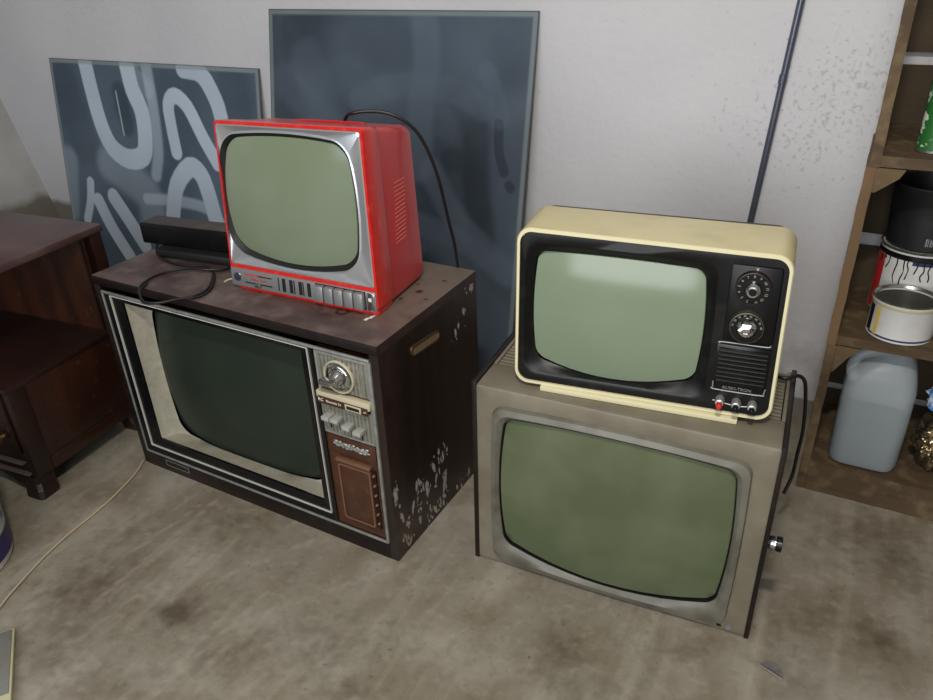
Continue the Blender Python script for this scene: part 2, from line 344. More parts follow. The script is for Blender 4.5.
# the left wall leans away as it rises: it meets the back wall along a sloping edge
def lw(t, z): return WP(-2.94 - .331 * z, t, z)
bm = gridmesh(60, 50, lambda u, v: lw(3.9 * u, 2.6 * v)); dm = []
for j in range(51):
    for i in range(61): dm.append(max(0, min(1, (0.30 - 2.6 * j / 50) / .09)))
tag(finish('wall_left', bm, M_side, attrs={'damp': dm}), kind='structure')
quad('wall_right', [WP(1.3, 0, 0), WP(1.3, 3.9, 0), WP(1.3, 3.9, 2.6), WP(1.3, 0, 2.6)], M_side)
quad('wall_front', [WP(-3.9, 3.9, 0), WP(1.3, 3.9, 0), WP(1.3, 3.9, 2.6), WP(-3.9, 3.9, 2.6)], M_side)
quad('ceiling', [WP(-3.9, 0, 2.6), WP(1.3, 0, 2.6), WP(1.3, 3.9, 2.6), WP(-3.9, 3.9, 2.6)], M_ceil)

# ---------------------------------------------------------------- glass sheets leaning on the back wall
def glass_sheet(s0, ztop, W, lean, strokes, m_, label, n=(300, 270)):
    th = R(lean); L = (ztop) / math.cos(th)
    root_loc = WP(s0, .004 + .006 + L * math.sin(th), 0)
    T = .006
    def P(u, v, d):     # u along, v down from the top, d thickness behind the front face
        w_ = L * (1 - v); return Vector((W * u, w_ * math.sin(th) + d * math.cos(th), w_ * math.cos(th) - d * math.sin(th) + T * math.sin(th)))
    bm = gridmesh(n[0], n[1], lambda u, v: P(u, v, 0))
    paint, dark, edge, be = [], [], [], []
    strokes_s = [(w_, s, [(p.x, p.y) for p in spline([(a, b, 0) for a, b in pts], 3)] if len(pts) > 2 else pts) for w_, s, pts in strokes]
    for j in range(n[1] + 1):
        for i in range(n[0] + 1):
            x, y = W * i / n[0], L * j / n[1]; pv = dv = 0
            for w_, s, pts in strokes_s:
                hw = w_ / 2 * .00135 * (1.5 if abs(s) >= .9 else 1.25)
                d = min(seg_d(x, y, a, b) for a, b in zip(pts, pts[1:]))
                soft = .006 if abs(s) >= .9 else hw * .7
                v = max(0, min(1, (hw - d) / soft + .5)); v = v * v * (3 - 2 * v)
                if s > 0: pv = max(pv, v * s) if s >= .9 else pv + v * s * (1 - pv)
                else: dv = max(dv, v * -s)
            k = .5 + .5 * mn.noise(Vector((x * 9, y * 9, 1.3))) 
            paint.append(max(0, min(1, pv * (.86 + .2 * k)))); dark.append(dv)
            de = min(x, W - x, y); edge.append(max(0, min(1, (.016 - de) / .004)) * (.7 + .3 * k)); be.append(1 if de < .0028 else 0)
    nv = len(bm.verts)
    # thickness: back face and rims
    bk = [bm.verts.new(P(u, v, T)) for u, v in ((0, 0), (1, 0), (1, 1), (0, 1))]
    bm.faces.new(bk)
    fr = [bm.verts.new(P(u, v, 0)) for u, v in ((0, 0), (1, 0), (1, 1), (0, 1))]
    for a in range(4): bm.faces.new((fr[a], fr[(a + 1) % 4], bk[(a + 1) % 4], bk[a]))
    ex = [0.0] * 8
    o = finish('glass_sheet', bm, m_, None, None, attrs={'paint': paint + ex, 'darkp': dark + ex, 'edge': edge + [.6] * 8, 'blackedge': be + [.5] * 8})
    o.location = root_loc; o.rotation_euler = (0, 0, YW)
    return tag(o, label, 'glass sheet', 'glass sheets leaning on the back wall')
SL = [(36, 1, [(0.199, 0.005), (0.215, 0.099), (0.242, 0.214), (0.287, 0.297), (0.369, 0.334), (0.45, 0.316), (0.471, 0.25), (0.467, 0.161), (0.432, 0.089), (0.417, 0.016)]), (30, 0.55, [(0.512, 0.0), (0.527, 0.133), (0.531, 0.284), (0.507, 0.377)]), (40, 0.3, [(0.417, 0.016), (0.507, 0.085)]), (26, 1, [(0.622, 0.289), (0.608, 0.202), (0.604, 0.129), (0.64, 0.1), (0.696, 0.135), (0.754, 0.228), (0.813, 0.31)]), (30, 0.9, [(0.687, 0.012), (0.77, 0.026), (0.827, 0.104), (0.846, 0.162)]), (34, 0.95, [(0.572, 0.517), (0.606, 0.406), (0.679, 0.335), (0.73, 0.355), (0.758, 0.416), (0.783, 0.504)]), (24, 0.6, [(0.444, 0.471), (0.58, 0.462), (0.743, 0.47), (0.808, 0.514)]), (20, 0.95, [(0.139, 0.441), (0.124, 0.514), (0.09, 0.591)]), (30, 1, [(0.172, 0.509), (0.228, 0.603), (0.313, 0.708)]), (32, 1, [(0.261, 0.484), (0.329, 0.561), (0.405, 0.651)]), (60, 0.3, [(0.03, 0.367), (-0.003, 0.558)]), (80, 0.3, [(0.264, 0.36), (0.448, 0.45), (0.47, 0.557)]),
      (2.2, 1, [(0.345, .10), (0.362, .25)]), (40, -.6, [(.36, .1), (.385, .22)]), (90, -.35, [(.06, .08), (.14, .3)]), (90, -.35, [(.9, .06), (.92, .2)])]  # white letter-like strokes over the left sheet
SB = [(50, 0.45, [(0.545, 0.034), (0.556, 0.135), (0.541, 0.239), (0.543, 0.413)]), (40, 0.35, [(0.331, 0.24), (0.441, 0.197), (0.635, 0.198), (0.735, 0.239)]), (70, 0.3, [(0.142, 0.138), (0.186, 0.225), (0.201, 0.281)]), (45, 0.5, [(0.583, 0.421), (0.682, 0.556), (0.842, 0.67)]), (40, 0.45, [(0.55, 0.573), (0.685, 0.601), (0.843, 0.681)]), (60, 0.25, [(0.049, 0.198), (0.186, 0.282)]), (80, 0.2, [(0.831, 0.263), (0.858, 0.577)]), (50, -0.6, [(0.66, 0.212), (0.715, 0.302), (0.724, 0.429), (0.761, 0.591)]), (90, -0.4, [(0.113, 0.072), (0.329, 0.047), (0.438, 0.097)]), (14, -0.9, [(0.785, 0.276), (0.791, 0.348), (0.81, 0.399)]), (14, -0.9, [(0.828, 0.434), (0.832, 0.439)]), (30, 0.3, [(0.74, 0.148), (0.781, 0.226), (0.785, 0.266)]), (40, -0.5, [(0.645, 0.382), (0.696, 0.378)]), (160, .35, [(.35, .12), (.62, .16)]), (120, .3, [(.6, .7), (.85, .9)])]  # streaks of the large sheet, with door and hinge reflections painted into its colour
glass_sheet(-2.76, .823, 1.019, 8.5, SL, M_glass1, 'blue-grey glass sheet with white strokes leaning on the wall at left')
glass_sheet(-1.664, .994, .874, 11, SB, M_glass2, 'large dark blue-grey dusty glass sheet leaning on the wall behind the red television')

# ---------------------------------------------------------------- steel pipe against the wall
a, b = WP(-.2546, .014, 0), WP(-.0866, .014, 2.5)
pp = empty('steel_pipe', a); tag(pp, 'thin blue-grey steel pipe standing against the wall behind the cream television', 'pipe')
d = b - a; bm = bmesh.new(); cyl(bm, (0, 0, 0), d, [(0, .0078), (d.length, .0078)], 16); finish('pipe', bm, M_steel, pp, smooth=True)
q = WP(-.1975, .014, .86) - a; bm = bmesh.new(); cyl(bm, q, d, [(-.010, .0078), (-.009, .0090), (.009, .0090), (.010, .0078)], 16); finish('coupling', bm, M_steel, pp, smooth=True)

# ---------------------------------------------------------------- 1. walnut console television
W1, D1, H1 = .782, .378, .5197
T1 = empty('console_television', (-0.4991, 1.3834, 0), -0.5225)
tag(T1, 'large dark walnut console television with dark screen standing on the floor under the red television', 'television')
F1 = warp(W1, D1, H1, {(0,0,0):(-0.3920,0.0007,0.0000), (0,0,1):(-0.3921,-0.0005,0.5197), (0,1,0):(-0.3932,0.3786,0.0000), (0,1,1):(-0.3986,0.3849,0.5197), (1,0,0):(0.3920,-0.0007,0.0000), (1,0,1):(0.3929,-0.0041,0.5197), (1,1,0):(0.3908,0.3771,0.0000), (1,1,1):(0.3865,0.3813,0.5197)})
# top board with its stains
bm = gridmesh(196, 96, lambda u, v: (W1 * u, D1 * v, H1)); tan, dk, pt = [], [], []
for j in range(97):
    for i in range(197):
        u, v = i / 196, j / 96; x, y = W1 * u, D1 * v
        tan.append(max(0, min(1, (u - .66) / .2)) * .6 * (.4 + v))
        dv = 0
        for (cx, cy, r) in ((.908, .5, .012), (.93, .62, .018), (.86, .62, .013), (.955, .8, .012), (.9, .7, .01), (.84, .75, .012), (.78, .9, .02), (.97, .55, .01)):
            dd = math.hypot(x - cx * W1, y - cy * D1); dv = max(dv, 1 - dd / r if dd < r else 0)
        dd = abs(math.hypot(x - .815 * W1, y - .24 * D1) - .012); dv = max(dv, 1.1 - dd / .006 if dd < .006 else 0)
        dd = math.hypot(x - .815 * W1, y - .24 * D1); dv = max(dv, .45 if dd < .012 else 0)
        if x < .03 or x > W1 - .016: dv = max(dv, .38)
        dk.append(min(1, dv)); pt.append(1.0 if seg_d(x, y, (.895 * W1, .215 * D1), (.907 * W1, .30 * D1)) < .0035 else 0)
nv = len(bm.verts)
rim = [bm.verts.new(p) for p in ((0, 0, H1), (W1, 0, H1), (W1, D1, H1), (0, D1, H1), (0, 0, H1 - .02), (W1, 0, H1 - .02), (W1, D1, H1 - .02), (0, D1, H1 - .02))]
for a, b in ((0, 1), (1, 2), (2, 3), (3, 0)): bm.faces.new((rim[a], rim[b], rim[b + 4], rim[a + 4]))
bm.faces.new(rim[4:]); z8 = [0.0] * 8
finish('top_board', bm, M_woodtop, T1, F1, attrs={'tan': tan + z8, 'dark': dk + [1.0] * 8, 'paint': pt + z8})
box('front_rail', M_wooddark, T1, .0, W1, -.002, .012, H1 - .0195, H1 - .0015, F1, bev=.001)
# right side panel with white paint splashes
spl = [(0.333, 0.186), (0.335, 0.045), (0.193, 0.183), (0.139, 0.134), (0.419, 0.278), (0.492, 0.276), (0.544, 0.285), (0.431, 0.192), (0.699, 0.041), (0.81, 0.022), (0.54, 0.064), (0.047, 0.34), (0.087, 0.095), (0.251, 0.116), (0.437, 0.06), (0.245, 0.222), (0.902, 0.961), (0.872, 0.912), (0.839, 0.844), (0.729, 0.762), (0.76, 0.811), (0.939, 0.969), (0.296, 0.251), (0.529, 0.177), (0.478, 0.03), (0.144, 0.037), (0.063, 0.2)]
rs = random.Random(3); drops = []
for (u, v) in spl:
    big = .0026 if v > .7 else .0042
    for k in range(7):
        drops.append((u * D1 + rs.gauss(0, .007), v * H1 + rs.gauss(0, .013), big * (rs.uniform(.2, 1.0) if k else rs.uniform(1.0, 2.1)), rs.uniform(1.0, 3.5), rs.uniform(-.6, .4)))
bm = gridmesh(150, 200, lambda u, v: (W1, D1 * u, (H1 - .02) * v)); pt, dr = [], []
for j in range(201):
    for i in range(151):
        y, z = D1 * i / 150, (H1 - .02) * j / 200; m_ = 0
        for cy, cz, r, st, sh in drops:
            dz = z - cz
            if abs(dz) < r * st * 2 and abs(y - cy) < .03:
                q2 = math.hypot((y - cy - sh * dz) / r, dz / (r * st)); m_ = max(m_, 1.35 - .8 * q2)
        pt.append(max(0, m_)); dr.append(max(0, .5 * math.exp(-(y / .1) ** 2) + .7 * math.exp(-((z - .05) / .05) ** 2) * .6 + .3 * math.exp(-((y - D1) / .05) ** 2)))
rim = [bm.verts.new(p) for p in ((W1, 0, 0), (W1, D1, 0), (W1, D1, H1 - .02), (W1, 0, H1 - .02), (W1 - .02, 0, 0), (W1 - .02, D1, 0), (W1 - .02, D1, H1 - .02), (W1 - .02, 0, H1 - .02))]
for a, b in ((0, 1), (1, 2), (2, 3), (3, 0)): bm.faces.new((rim[a], rim[b], rim[b + 4], rim[a + 4]))
bm.faces.new(rim[4:])
sp_ = finish('side_panel', bm, M_wood, T1, F1, attrs={'paint': pt + [0.0] * 8, 'dirt': dr + [.2] * 8})
tag(sp_, 'dark walnut side panel splashed with white paint')
box('side_panel', M_wooddark, T1, 0, .018, 0, D1, 0, H1 - .02, F1, bev=.001)
box('back_panel', M_wooddark, T1, .018, W1 - .02, D1 - .01, D1 - .002, .01, H1 - .02, F1)
box('base_board', M_wooddark, T1, .018, W1 - .02, -.001, D1 - .01, 0, .042, F1, bev=.001)
# side handle recess
hl = ol(.106, .213, .437, .461, .0118)
hl = [(y, z - (y - .16) * .10) for y, z in hl]; hi_ = [(y * .93 + .16 * .07, .449 + (z - .449) * .68) for y, z in hl]
def LX(o, x): return [(x, y, z) for y, z in o]
hd = lofted('handle', M_brass, T1, [LX(hl, W1), LX(hl, W1 + .002), LX(hi_, W1 + .002), LX(hi_, W1 + .0006)], F1); tag(hd, 'worn brass-coloured side handle')
hr = lofted('handle_recess', mat('handle_insert', (128, 112, 84), .5, wave=('Y', 60, 1, (70, 56, 40), .7)), hd, [LX(hi_, W1 + .0008)], F1, cap0=True)
# outer trim round the whole front, inner bright line, bezels
box('trim', M_trim, T1, .022, .762, -.003, .002, .482, .4875, F1, bev=.001)
box('trim', M_trim, T1, .022, .762, -.003, .002, .0425, .0475, F1, bev=.001)
box('trim', M_trim, T1, .022, .0262, -.003, .002, .0475, .482, F1, bev=.001)
box('trim', M_trim, T1, .7585, .765, -.005, .002, .0475, .482, F1, bev=.001)
bo, bi, op = ol(.026, .628, .047, .484, .002), ol(.0458, .6147, .0673, .4792, .002), ol(.0478, .6127, .0693, .4772, .002)
oi = ol(.0765, .592, .0905, .4635, .003)
lofted('bezel', M_blackg, T1, [L3(ol(.026, .628, .047, .484, .001), .008), L3(bo, .0), L3(oi, .006), L3(oi, .012)], F1, smooth=False)
ring_frame('bright_line', mat('bright_trim', (196, 196, 188), .4, metal=.2), T1, bi, op, -.0015, -.0015, F1, .004)
def y1(x, z): return .055 - .012 * (1 - ((x - .33) / .25) ** 2)
so = ol(.108, .562, .098, .445, .03, .014, .014, .012, .022)
ms = lofted('screen_mask', M_maskc, T1, [L3(oi, .011), L3(ol(.095, .575, .0915, .455, .012, .008, .008, .005, .004), .045), L3(so, .052)], F1)
screen('screen', M_scr1, T1, so, .051, .022, F1)
# control column
CX0, CX1 = .631, .7585
box('control_column', M_brown, T1, .628, .7585, .004, .02, .0475, .482, F1)
box('dial_panel', M_ribbed, T1, .637, .752, .0005, .006, .398, .476, F1, bev=.001)
for a in (('x', .634, .7575, .474, .480), ('x', .634, .7575, .2915, .296), ('z', .632, .637, .2915, .480), ('z', .7535, .7585, .2915, .480)):
    box('dial_frame', M_trim, T1, a[1], a[2], -.002, .006, a[3], a[4], F1, bev=.0008)
for x_ in (.660, .690, .702, .737): box('rib', M_trim, T1, x_, x_ + .0022, -.001, .003, .40, .474, F1)
dl = lathe('tuning_dial', M_ribbed, T1, (.688, .001, .434), [(0, .036), (.003, .036), (.004, .034), (.004, .024)], F1, axis=(0, -1, 0))
lathe('dial_ring', M_band, dl, (.688, -.002, .434), [(0, .0355), (.004, .0350), (.005, .0335), (.0035, .0320), (.001, .0315)], F1, axis=(0, -1, 0), cap0=False, cap1=False)
lathe('dial_ring', M_chrome, dl, (.688, -.002, .434), [(0, .0285), (.007, .0275), (.008, .026), (.006, .0245), (.001, .024)], F1, axis=(0, -1, 0), cap0=False, cap1=False)
kb = lathe('dial_knob', M_chrome, dl, (.686, -.002, .434), [(0, .019), (.004, .0185), (.012, .0135), (.018, .010), (.019, .002)], F1, axis=(0, -1, 0))
bm = bmesh.new(); abox(bm, -.034, .012, -.027, -.010, -.0045, .0045, .002)
for v in bm.verts: v.co = Vector((.686 + v.co.x * .95 - v.co.z * .1, v.co.y, .430 + v.co.z + v.co.x * .12))
finish('dial_pointer', bm, M_chrome, dl, F1, smooth=True)
bd = box('name_band', M_band, T1, .630, .7575, -.010, .004, .378, .394, F1, bev=.002)
box('name_strip', M_brown, bd, .634, .753, -.0108, -.0095, .3665, .3835, F1, bev=.0004)
box('channel_window', M_band, bd, .700, .738, -.0120, -.0105, .3685, .3815, F1, bev=.0004)
box('window_glass', M_gap, bd, .704, .734, -.0124, -.0118, .3715, .3785, F1)
text('lettering', 'RC', M_white, bd, .641, -.0112, .3755, .010, F1)
text('lettering', 'Riverside 24', M_white, bd, .672, -.0112, .3752, .0072, F1)
text('lettering', 'vhf', M_white, bd, .746, -.0112, .3745, .0055, F1)
box('slider_panel', M_ribbed, T1, .637, .752, .0005, .006, .296, .366, F1)
for x_ in (.645, .672, .699, .731): box('rib', M_trim, T1, x_, x_ + .002, -.001, .003, .298, .366, F1)
for x_, z_ in ((.649, .335), (.671, .335), (.698, .326), (.724, .321)):
    bm = bmesh.new(); abox(bm, x_ - .009, x_ + .009, -.018, .002, z_ - .0045, z_ + .0045, .001); finish('slider_button', bm, mat('satin_grey', (176, 176, 172), .35, metal=.3), T1, F1, smooth=True)
    box('slot', M_gap, T1, x_ - .001, x_ + .001, -.0012, .002, z_ - .03, z_ - .004, F1)
# badge plate
box('badge_plate', M_brown, T1, .636, .753, -.001, .006, .245, .288, F1, bev=.003)
bm = bmesh.new(); rs = random.Random(5)
for k in range(26):
    x_ = .653 + .083 * (k / 25); z_ = .270 + .006 * math.sin(k * 1.9) ; r = rs.uniform(.0025, .0045)
    bmesh.ops.create_uvsphere(bm, u_segments=8, v_segments=6, radius=r, matrix=Matrix.Translation((x_, -.002, z_)) @ Matrix.Diagonal((1.3, .6, .7, 1)))
abox(bm, .655, .735, -.0035, -.001, .2655, .2735, .001)
em = finish('scroll_emblem', bm, M_trim, T1, F1, smooth=True); tag(em, 'ornate grey metal scroll emblem')
# lower recess and small door
box('recess_back', M_brown, T1, .636, .753, .0035, .006, .052, .243, F1)
dr_ = box('control_door', M_brown, T1, .655, .739, -.006, .004, .078, .226, F1, bev=.004)
ring_frame('door_edge', M_brownl, dr_, ol(.657, .737, .080, .224, .006), ol(.6605, .7335, .0835, .2205, .005), -.0072, -.0072, F1, .002)
box('door_top_lip', M_brownl, dr_, .652, .738, -.008, .004, .228, .236, F1, bev=.002)
box('hinge_gap', M_gap, T1, .739, .746, .0, .0036, .074, .225, F1)
for z_ in (.215, .19, .165, .14, .115, .09):
    bm = bmesh.new(); cyl(bm, (.7425, .0, z_), (0, -1, 0), [(0, .0032), (.004, .0028), (.006, .001)], 10); finish('hinge_pin', bm, M_brownl, T1, F1, smooth=True)
# small name label on the base board
ring_frame('name_plate', M_trim, T1, ol(.085, .165, .018, .034, .001), ol(.0862, .1638, .0192, .0328, .001), -.0015, -.0015, F1, .001)

# ---------------------------------------------------------------- 2. grey table television
W2, D2, H2 = .552, .271, .4258
T2 = empty('table_television', (0.2524, 1.0762, 0), -0.4482)
tag(T2, 'grey-brown table television with olive screen standing on the floor under the cream television', 'television')
F2 = warp(W2, D2, H2, {(0,0,0):(-0.2769,0.0005,0.0000), (0,0,1):(-0.2761,0.0081,0.4258), (0,1,0):(-0.2797,0.2737,0.0000), (0,1,1):(-0.2797,0.2737,0.4258), (1,0,0):(0.2769,-0.0005,0.0000), (1,0,1):(0.2772,0.0031,0.4258), (1,1,0):(0.2736,0.2688,0.0000), (1,1,1):(0.2736,0.2688,0.4258)})
box('side_panel', M_wooddark, T2, 0, .0095, -.001, D2, 0, H2 + .0035, F2, bev=.001)
box('side_panel', M_wooddark, T2, W2 - .0085, W2, -.001, D2, 0, H2 + .0035, F2, bev=.001)
o0 = ol(.0095, W2 - .0085, .003, H2 - .001, .004); o1 = ol(.0135, W2 - .0125, .007, H2 - .005, .006)
b0 = ol(.043, .507, .020, .390, .024, .004, .004, .006, .012)
b1 = ol(.0455, .5045, .024, .387, .024, .004, .004, .006, .012)
b2 = ol(.056, .494, .040, .377, .026, .006, .006, .006, .016)
s2 = ol(.069, .483, .070, .366, .018, .011, .010, .009, .040)
lofted('front_panel', M_grey, T2, [L3(o0, .012), L3(o0, .001), L3(o1, -.001), L3(b0, -.001), L3(b0, .006)], F2)
lofted('screen_bezel', M_greyb, T2, [L3(b0, .004), L3(b0, -.001), L3(b1, -.010), L3(b2, -.014), L3(ol(.064, .487, .060, .371, .020, .010, .009, .009, .034), -.009), L3(s2, -.002)], F2)
lofted('screen_gasket', M_gap, T2, [L3(ol(.0675, .4845, .0685, .3675, .019, .011, .010, .009, .040), -.0045), L3(s2, -.0048), L3(s2, .014)], F2)
screen('screen', M_scr2, T2, ol(.0705, .4815, .0725, .3645, .017, .011, .010, .009, .039), -.0035, .016, F2)
box('top_front_strip', M_grey, T2, .0095, W2 - .0085, .001, .088, H2 - .014, H2, F2, bev=.003)
box('cabinet_body', M_wooddark, T2, .0095, W2 - .0085, .012, D2 - .004, .003, H2 - .0135, F2)
for k in range(14):
    y0 = .092 + k * .0124
    box('vent_slat', M_grey, T2, .018, W2 - .0165, y0, y0 + .0064, H2 - .0135, H2 - .0012, F2, bev=.0015)
box('vent_border', M_grey, T2, .0095, .0165, .089, D2 - .004, H2 - .0135, H2, F2, bev=.002)
box('vent_border', M_grey, T2, W2 - .015, W2 - .0085, .089, D2 - .004, H2 - .0135, H2, F2, bev=.002)
kn = lathe('side_knob', M_chrome, T2, (W2, .018, .222), [(0, .010), (.004, .012), (.012, .0125), (.013, .0115)], F2, axis=(1, 0, 0))
bm = bmesh.new()
for k in range(18):
    a = k * math.tau / 18; bmesh.ops.create_cube(bm, size=1, matrix=Matrix.Translation((W2 + .0175, .018 + .0125 * math.cos(a), .222 + .0125 * math.sin(a))) @ Matrix.Rotation(a, 4, 'X') @ Matrix.Diagonal((.009, .002, .0022, 1)))
cyl(bm, (W2 + .013, .018, .222), (1, 0, 0), [(0, .012), (.009, .012), (.010, .010)], 24); finish('knurled_cap', bm, M_blackg, kn, F2)
box('badge', M_gap, T2, .494, .502, -.0022, .0, .012, .017, F2)
bm = bmesh.new(); loft(bm, [L3([(.515 + .0055 * math.sin(a) * (1 if math.cos(a) > -.3 else .75), .0155 + .006 * math.cos(a)) for a in [k * math.tau / 16 for k in range(16)]], yy) for yy in (0, -.003)], True, True); finish('shield_emblem', bm, M_strip, T2, F2)

# ---------------------------------------------------------------- 3. cream portable television on the grey one
W3, D3, H3 = .443, .15, .287
T3 = empty('portable_television', (0.2915, 1.1061, 0.4258), -0.393)
tag(T3, 'cream portable television with black front and two dials standing on the grey television', 'television')
F3 = warp(W3, D3, H3, {(0,0,0):(-0.2224,-0.0006,0.0084), (0,0,1):(-0.2247,0.0231,0.2993), (0,1,0):(-0.2224,0.1494,0.0084), (0,1,1):(-0.2348,0.1682,0.2934), (1,0,0):(0.2224,0.0006,0.0113), (1,0,1):(0.2159,0.0218,0.2943), (1,1,0):(0.2224,0.1506,0.0113), (1,1,1):(0.2202,0.1704,0.2908)})
A0 = ol(0, W3, 0, H3, .026); A1 = ol(.0018, W3 - .0018, .0018, H3 - .0018, .0245); A2 = ol(.0062, W3 - .0062, .0062, H3 - .0062, .021)
lofted('shell', M_cream, T3, [L3(ol(.006, W3 - .006, .006, H3 - .006, .022), .152), L3(ol(.001, W3 - .001, .001, H3 - .001, .026), .150), L3(A0, .143), L3(A0, .003)], F3)
lofted('shell_rim', M_creamf, T3, [L3(A0, .003), L3(A1, 0), L3(A2, .0), L3(A2, .010)], F3)
lofted('shell_back', M_mahodk, T3, [L3(ol(.006, W3 - .006, .006, H3 - .006, .022), .151), L3(ol(.012, W3 - .012, .012, H3 - .004, .022), .168), L3(ol(.05, W3 - .05, .03, H3 - .04, .03), .23)], F3, cap0=True, cap1=True)
R0 = ol(.016, .336, .020, .264, .022, .0, .0, .0, .0); R1 = ol(.020, .332, .026, .259, .024, .002, .002, .002, .002)
s3 = ol(.034, .315, .048, .244, .017, .006, .007, .005, .024)
lofted('front_face', M_black, T3, [L3(A2, .004), L3(R0, .002), L3(R1, .004), L3(ol(.029, .320, .040, .250, .028, .006, .006, .004, .016), .013), L3(s3, .017)], F3)
screen('screen', M_scr3, T3, ol(.0352, .3138, .0492, .2428, .016, .006, .007, .005, .024), .0165, .016, F3)
pn = box('dial_panel', M_black, T3, .352, .429, .0, .006, .137, .266, F3, bev=.004); tag(pn, 'matt black dial panel')
def dial(x, z, r, first):
    d = lathe('channel_dial', mat('bronze_ring', (84, 78, 66), .35, metal=.5) if not first else M_mahodk, T3, (x, .001, z), [(0, r + .001), (.010, r), (.0105, r - .001)], F3, axis=(0, -1, 0))
    lathe('dial_face', M_blackg, d, (x, -.0092, z), [(0, r - .0012), (.0012, r - .002)], F3, axis=(0, -1, 0))
    return d
d1 = dial(.3885, .232, .0262, True); d2 = dial(.3865, .166, .0258, False)
kk = lathe('dial_knob', M_chrome, d1, (.3885, -.010, .232), [(0, .0135), (.004, .0125), (.010, .0115), (.014, .0085), (.0142, .0065)], F3, axis=(0, -1, 0), n=16)
lathe('knob_cap', M_blackg, d1, (.3885, -.0235, .232), [(0, .0062), (.002, .0055)], F3, axis=(0, -1, 0))
kk = lathe('dial_knob', M_chrome, d2, (.3865, -.010, .168), [(0, .0165), (.005, .016), (.009, .0125), (.011, .012)], F3, axis=(0, -1, 0), n=12)
bm = bmesh.new(); hx = [(.014 * math.cos(a), .0095 * math.sin(a)) for a in [k * math.tau / 6 for k in range(6)]]
loft(bm, [[(.3865 + x_ * f, y_, .168 + z_ * f) for x_, z_ in hx] for f, y_ in ((1, -.019), (.9, -.026), (.55, -.027), (.45, -.024))], True, True); finish('grip', bm, M_chrome, d2, F3)
for k, s in enumerate(('2', '3', '4', '5', '6', '7', '8', '9', '10', '11', '12', '13', 'U')):
    a = R(90) - (k - 6) * R(27); 
    text('dial_number', s, M_dimw, d1, .3885 + .0208 * math.cos(a), -.0106, .232 + .0208 * math.sin(a), .0056, F3, rot=a - R(90))
for k, s in enumerate(('14', '20', '30', '40', '50', '60', '70', '83')):
    a = R(90) - (k - 3.5) * R(23); text('dial_number', s, M_dimw, d2, .3865 + .0215 * math.cos(a), -.0106, .166 + .0215 * math.sin(a), .0042, F3, rot=a - R(90))
text('lettering', 'V', M_white, T3, .391, -.0005, .261, .0065, F3)
# speaker grille
for k in range(17):
    z_ = .060 + k * .00385
    box('grille_rib', mat('grille_grey', (40, 40, 38), .5) if k % 2 else M_blackg, T3, .350, .424, -.0012, .004, z_, z_ + .0019, F3)
box('grille_surround', M_blackg, T3, .3455, .4285, .0015, .004, .050, .1285, F3, bev=.001)
for P in (((.346, -.001, .062), (.3465, -.001, .052), (.350, -.001, .0475), (.420, -.001, .0475), (.4255, -.001, .051), (.4275, -.001, .060)),
          ((.349, -.001, .131), (.353, -.001, .134), (.418, -.001, .1345), (.4265, -.001, .138))):
    tube('trim_line', M_strip, T3, P, .0012, 8, 6, F3)
text('lettering', 'AUSKI-TRON', mat('dim_lettering', (120, 118, 108), .5), T3, .384, -.0022, .0535, .0078, F3)
tube('trim_line', M_strip, T3, ((.349, -.0, .026), (.372, -.0, .0225), (.395, -.0, .0215), (.416, -.0, .026)), .0012, 8, 4, F3)
for x_, z_, mk in ((.3605, .029, M_redk), (.3865, .028, M_blackg), (.4115, .028, M_blackg)):
    k_ = lathe('control_knob', mat('satin_chrome', (196, 196, 194), .34, metal=.75), T3, (x_, .002, z_), [(0, .0075), (.008, .008), (.016, .0065), (.0165, .005)], F3, axis=(0, -1, 0), n=16)
    c_ = lathe('knob_tip', mk, k_, (x_, -.014, z_ - .001), [(0, .005), (.010, .0048), (.012, .003)], F3, axis=(0, -1, 0), n=14)
    if mk is M_redk: tag(c_, 'red knob tip')
bm = bmesh.new(); cyl(bm, (.012, .0035, H3 - .013), (0, -1, 0), [(0, .0022), (.002, .0018)], 12); finish('screw', bm, M_brass, T3, F3)
# base foot (stands level on the grey television)
box('foot', M_creamf, T3, -.171, .171, -.006, .12, .0005, .0105, None, bev=.0015)
cb = tube('power_cord', M_wire, T3, [T3.matrix_world.inverted() @ Vector(p) if False else p for p in [(0, 0, 0), (0, .001, 0)]], .001)
bpy.data.objects.remove(cb)
def to_local(root, P):
    c_, s_ = math.cos(-root.rotation_euler.z), math.sin(-root.rotation_euler.z); out = []
    for p in P:
        d_ = Vector(p) - root.location; out.append((d_.x * c_ - d_.y * s_, d_.x * s_ + d_.y * c_, d_.z))
    return out
tube('power_cord', M_wire, T3, to_local(T3, [(0.46, 1.26, .52), (0.49, 1.235, 0.475), (0.53, 1.215, 0.446), (0.562, 1.185, 0.4335), (0.578, 1.165, 0.4345), (0.604, 1.172, 0.4345), (0.628, 1.190, 0.412), (0.641, 1.2, 0.375), (0.654, 1.212, 0.323), (0.660, 1.216, 0.27), (0.663, 1.224, 0.214), (0.663, 1.225, 0.163), (0.650, 1.219, 0.120)]), .0036)

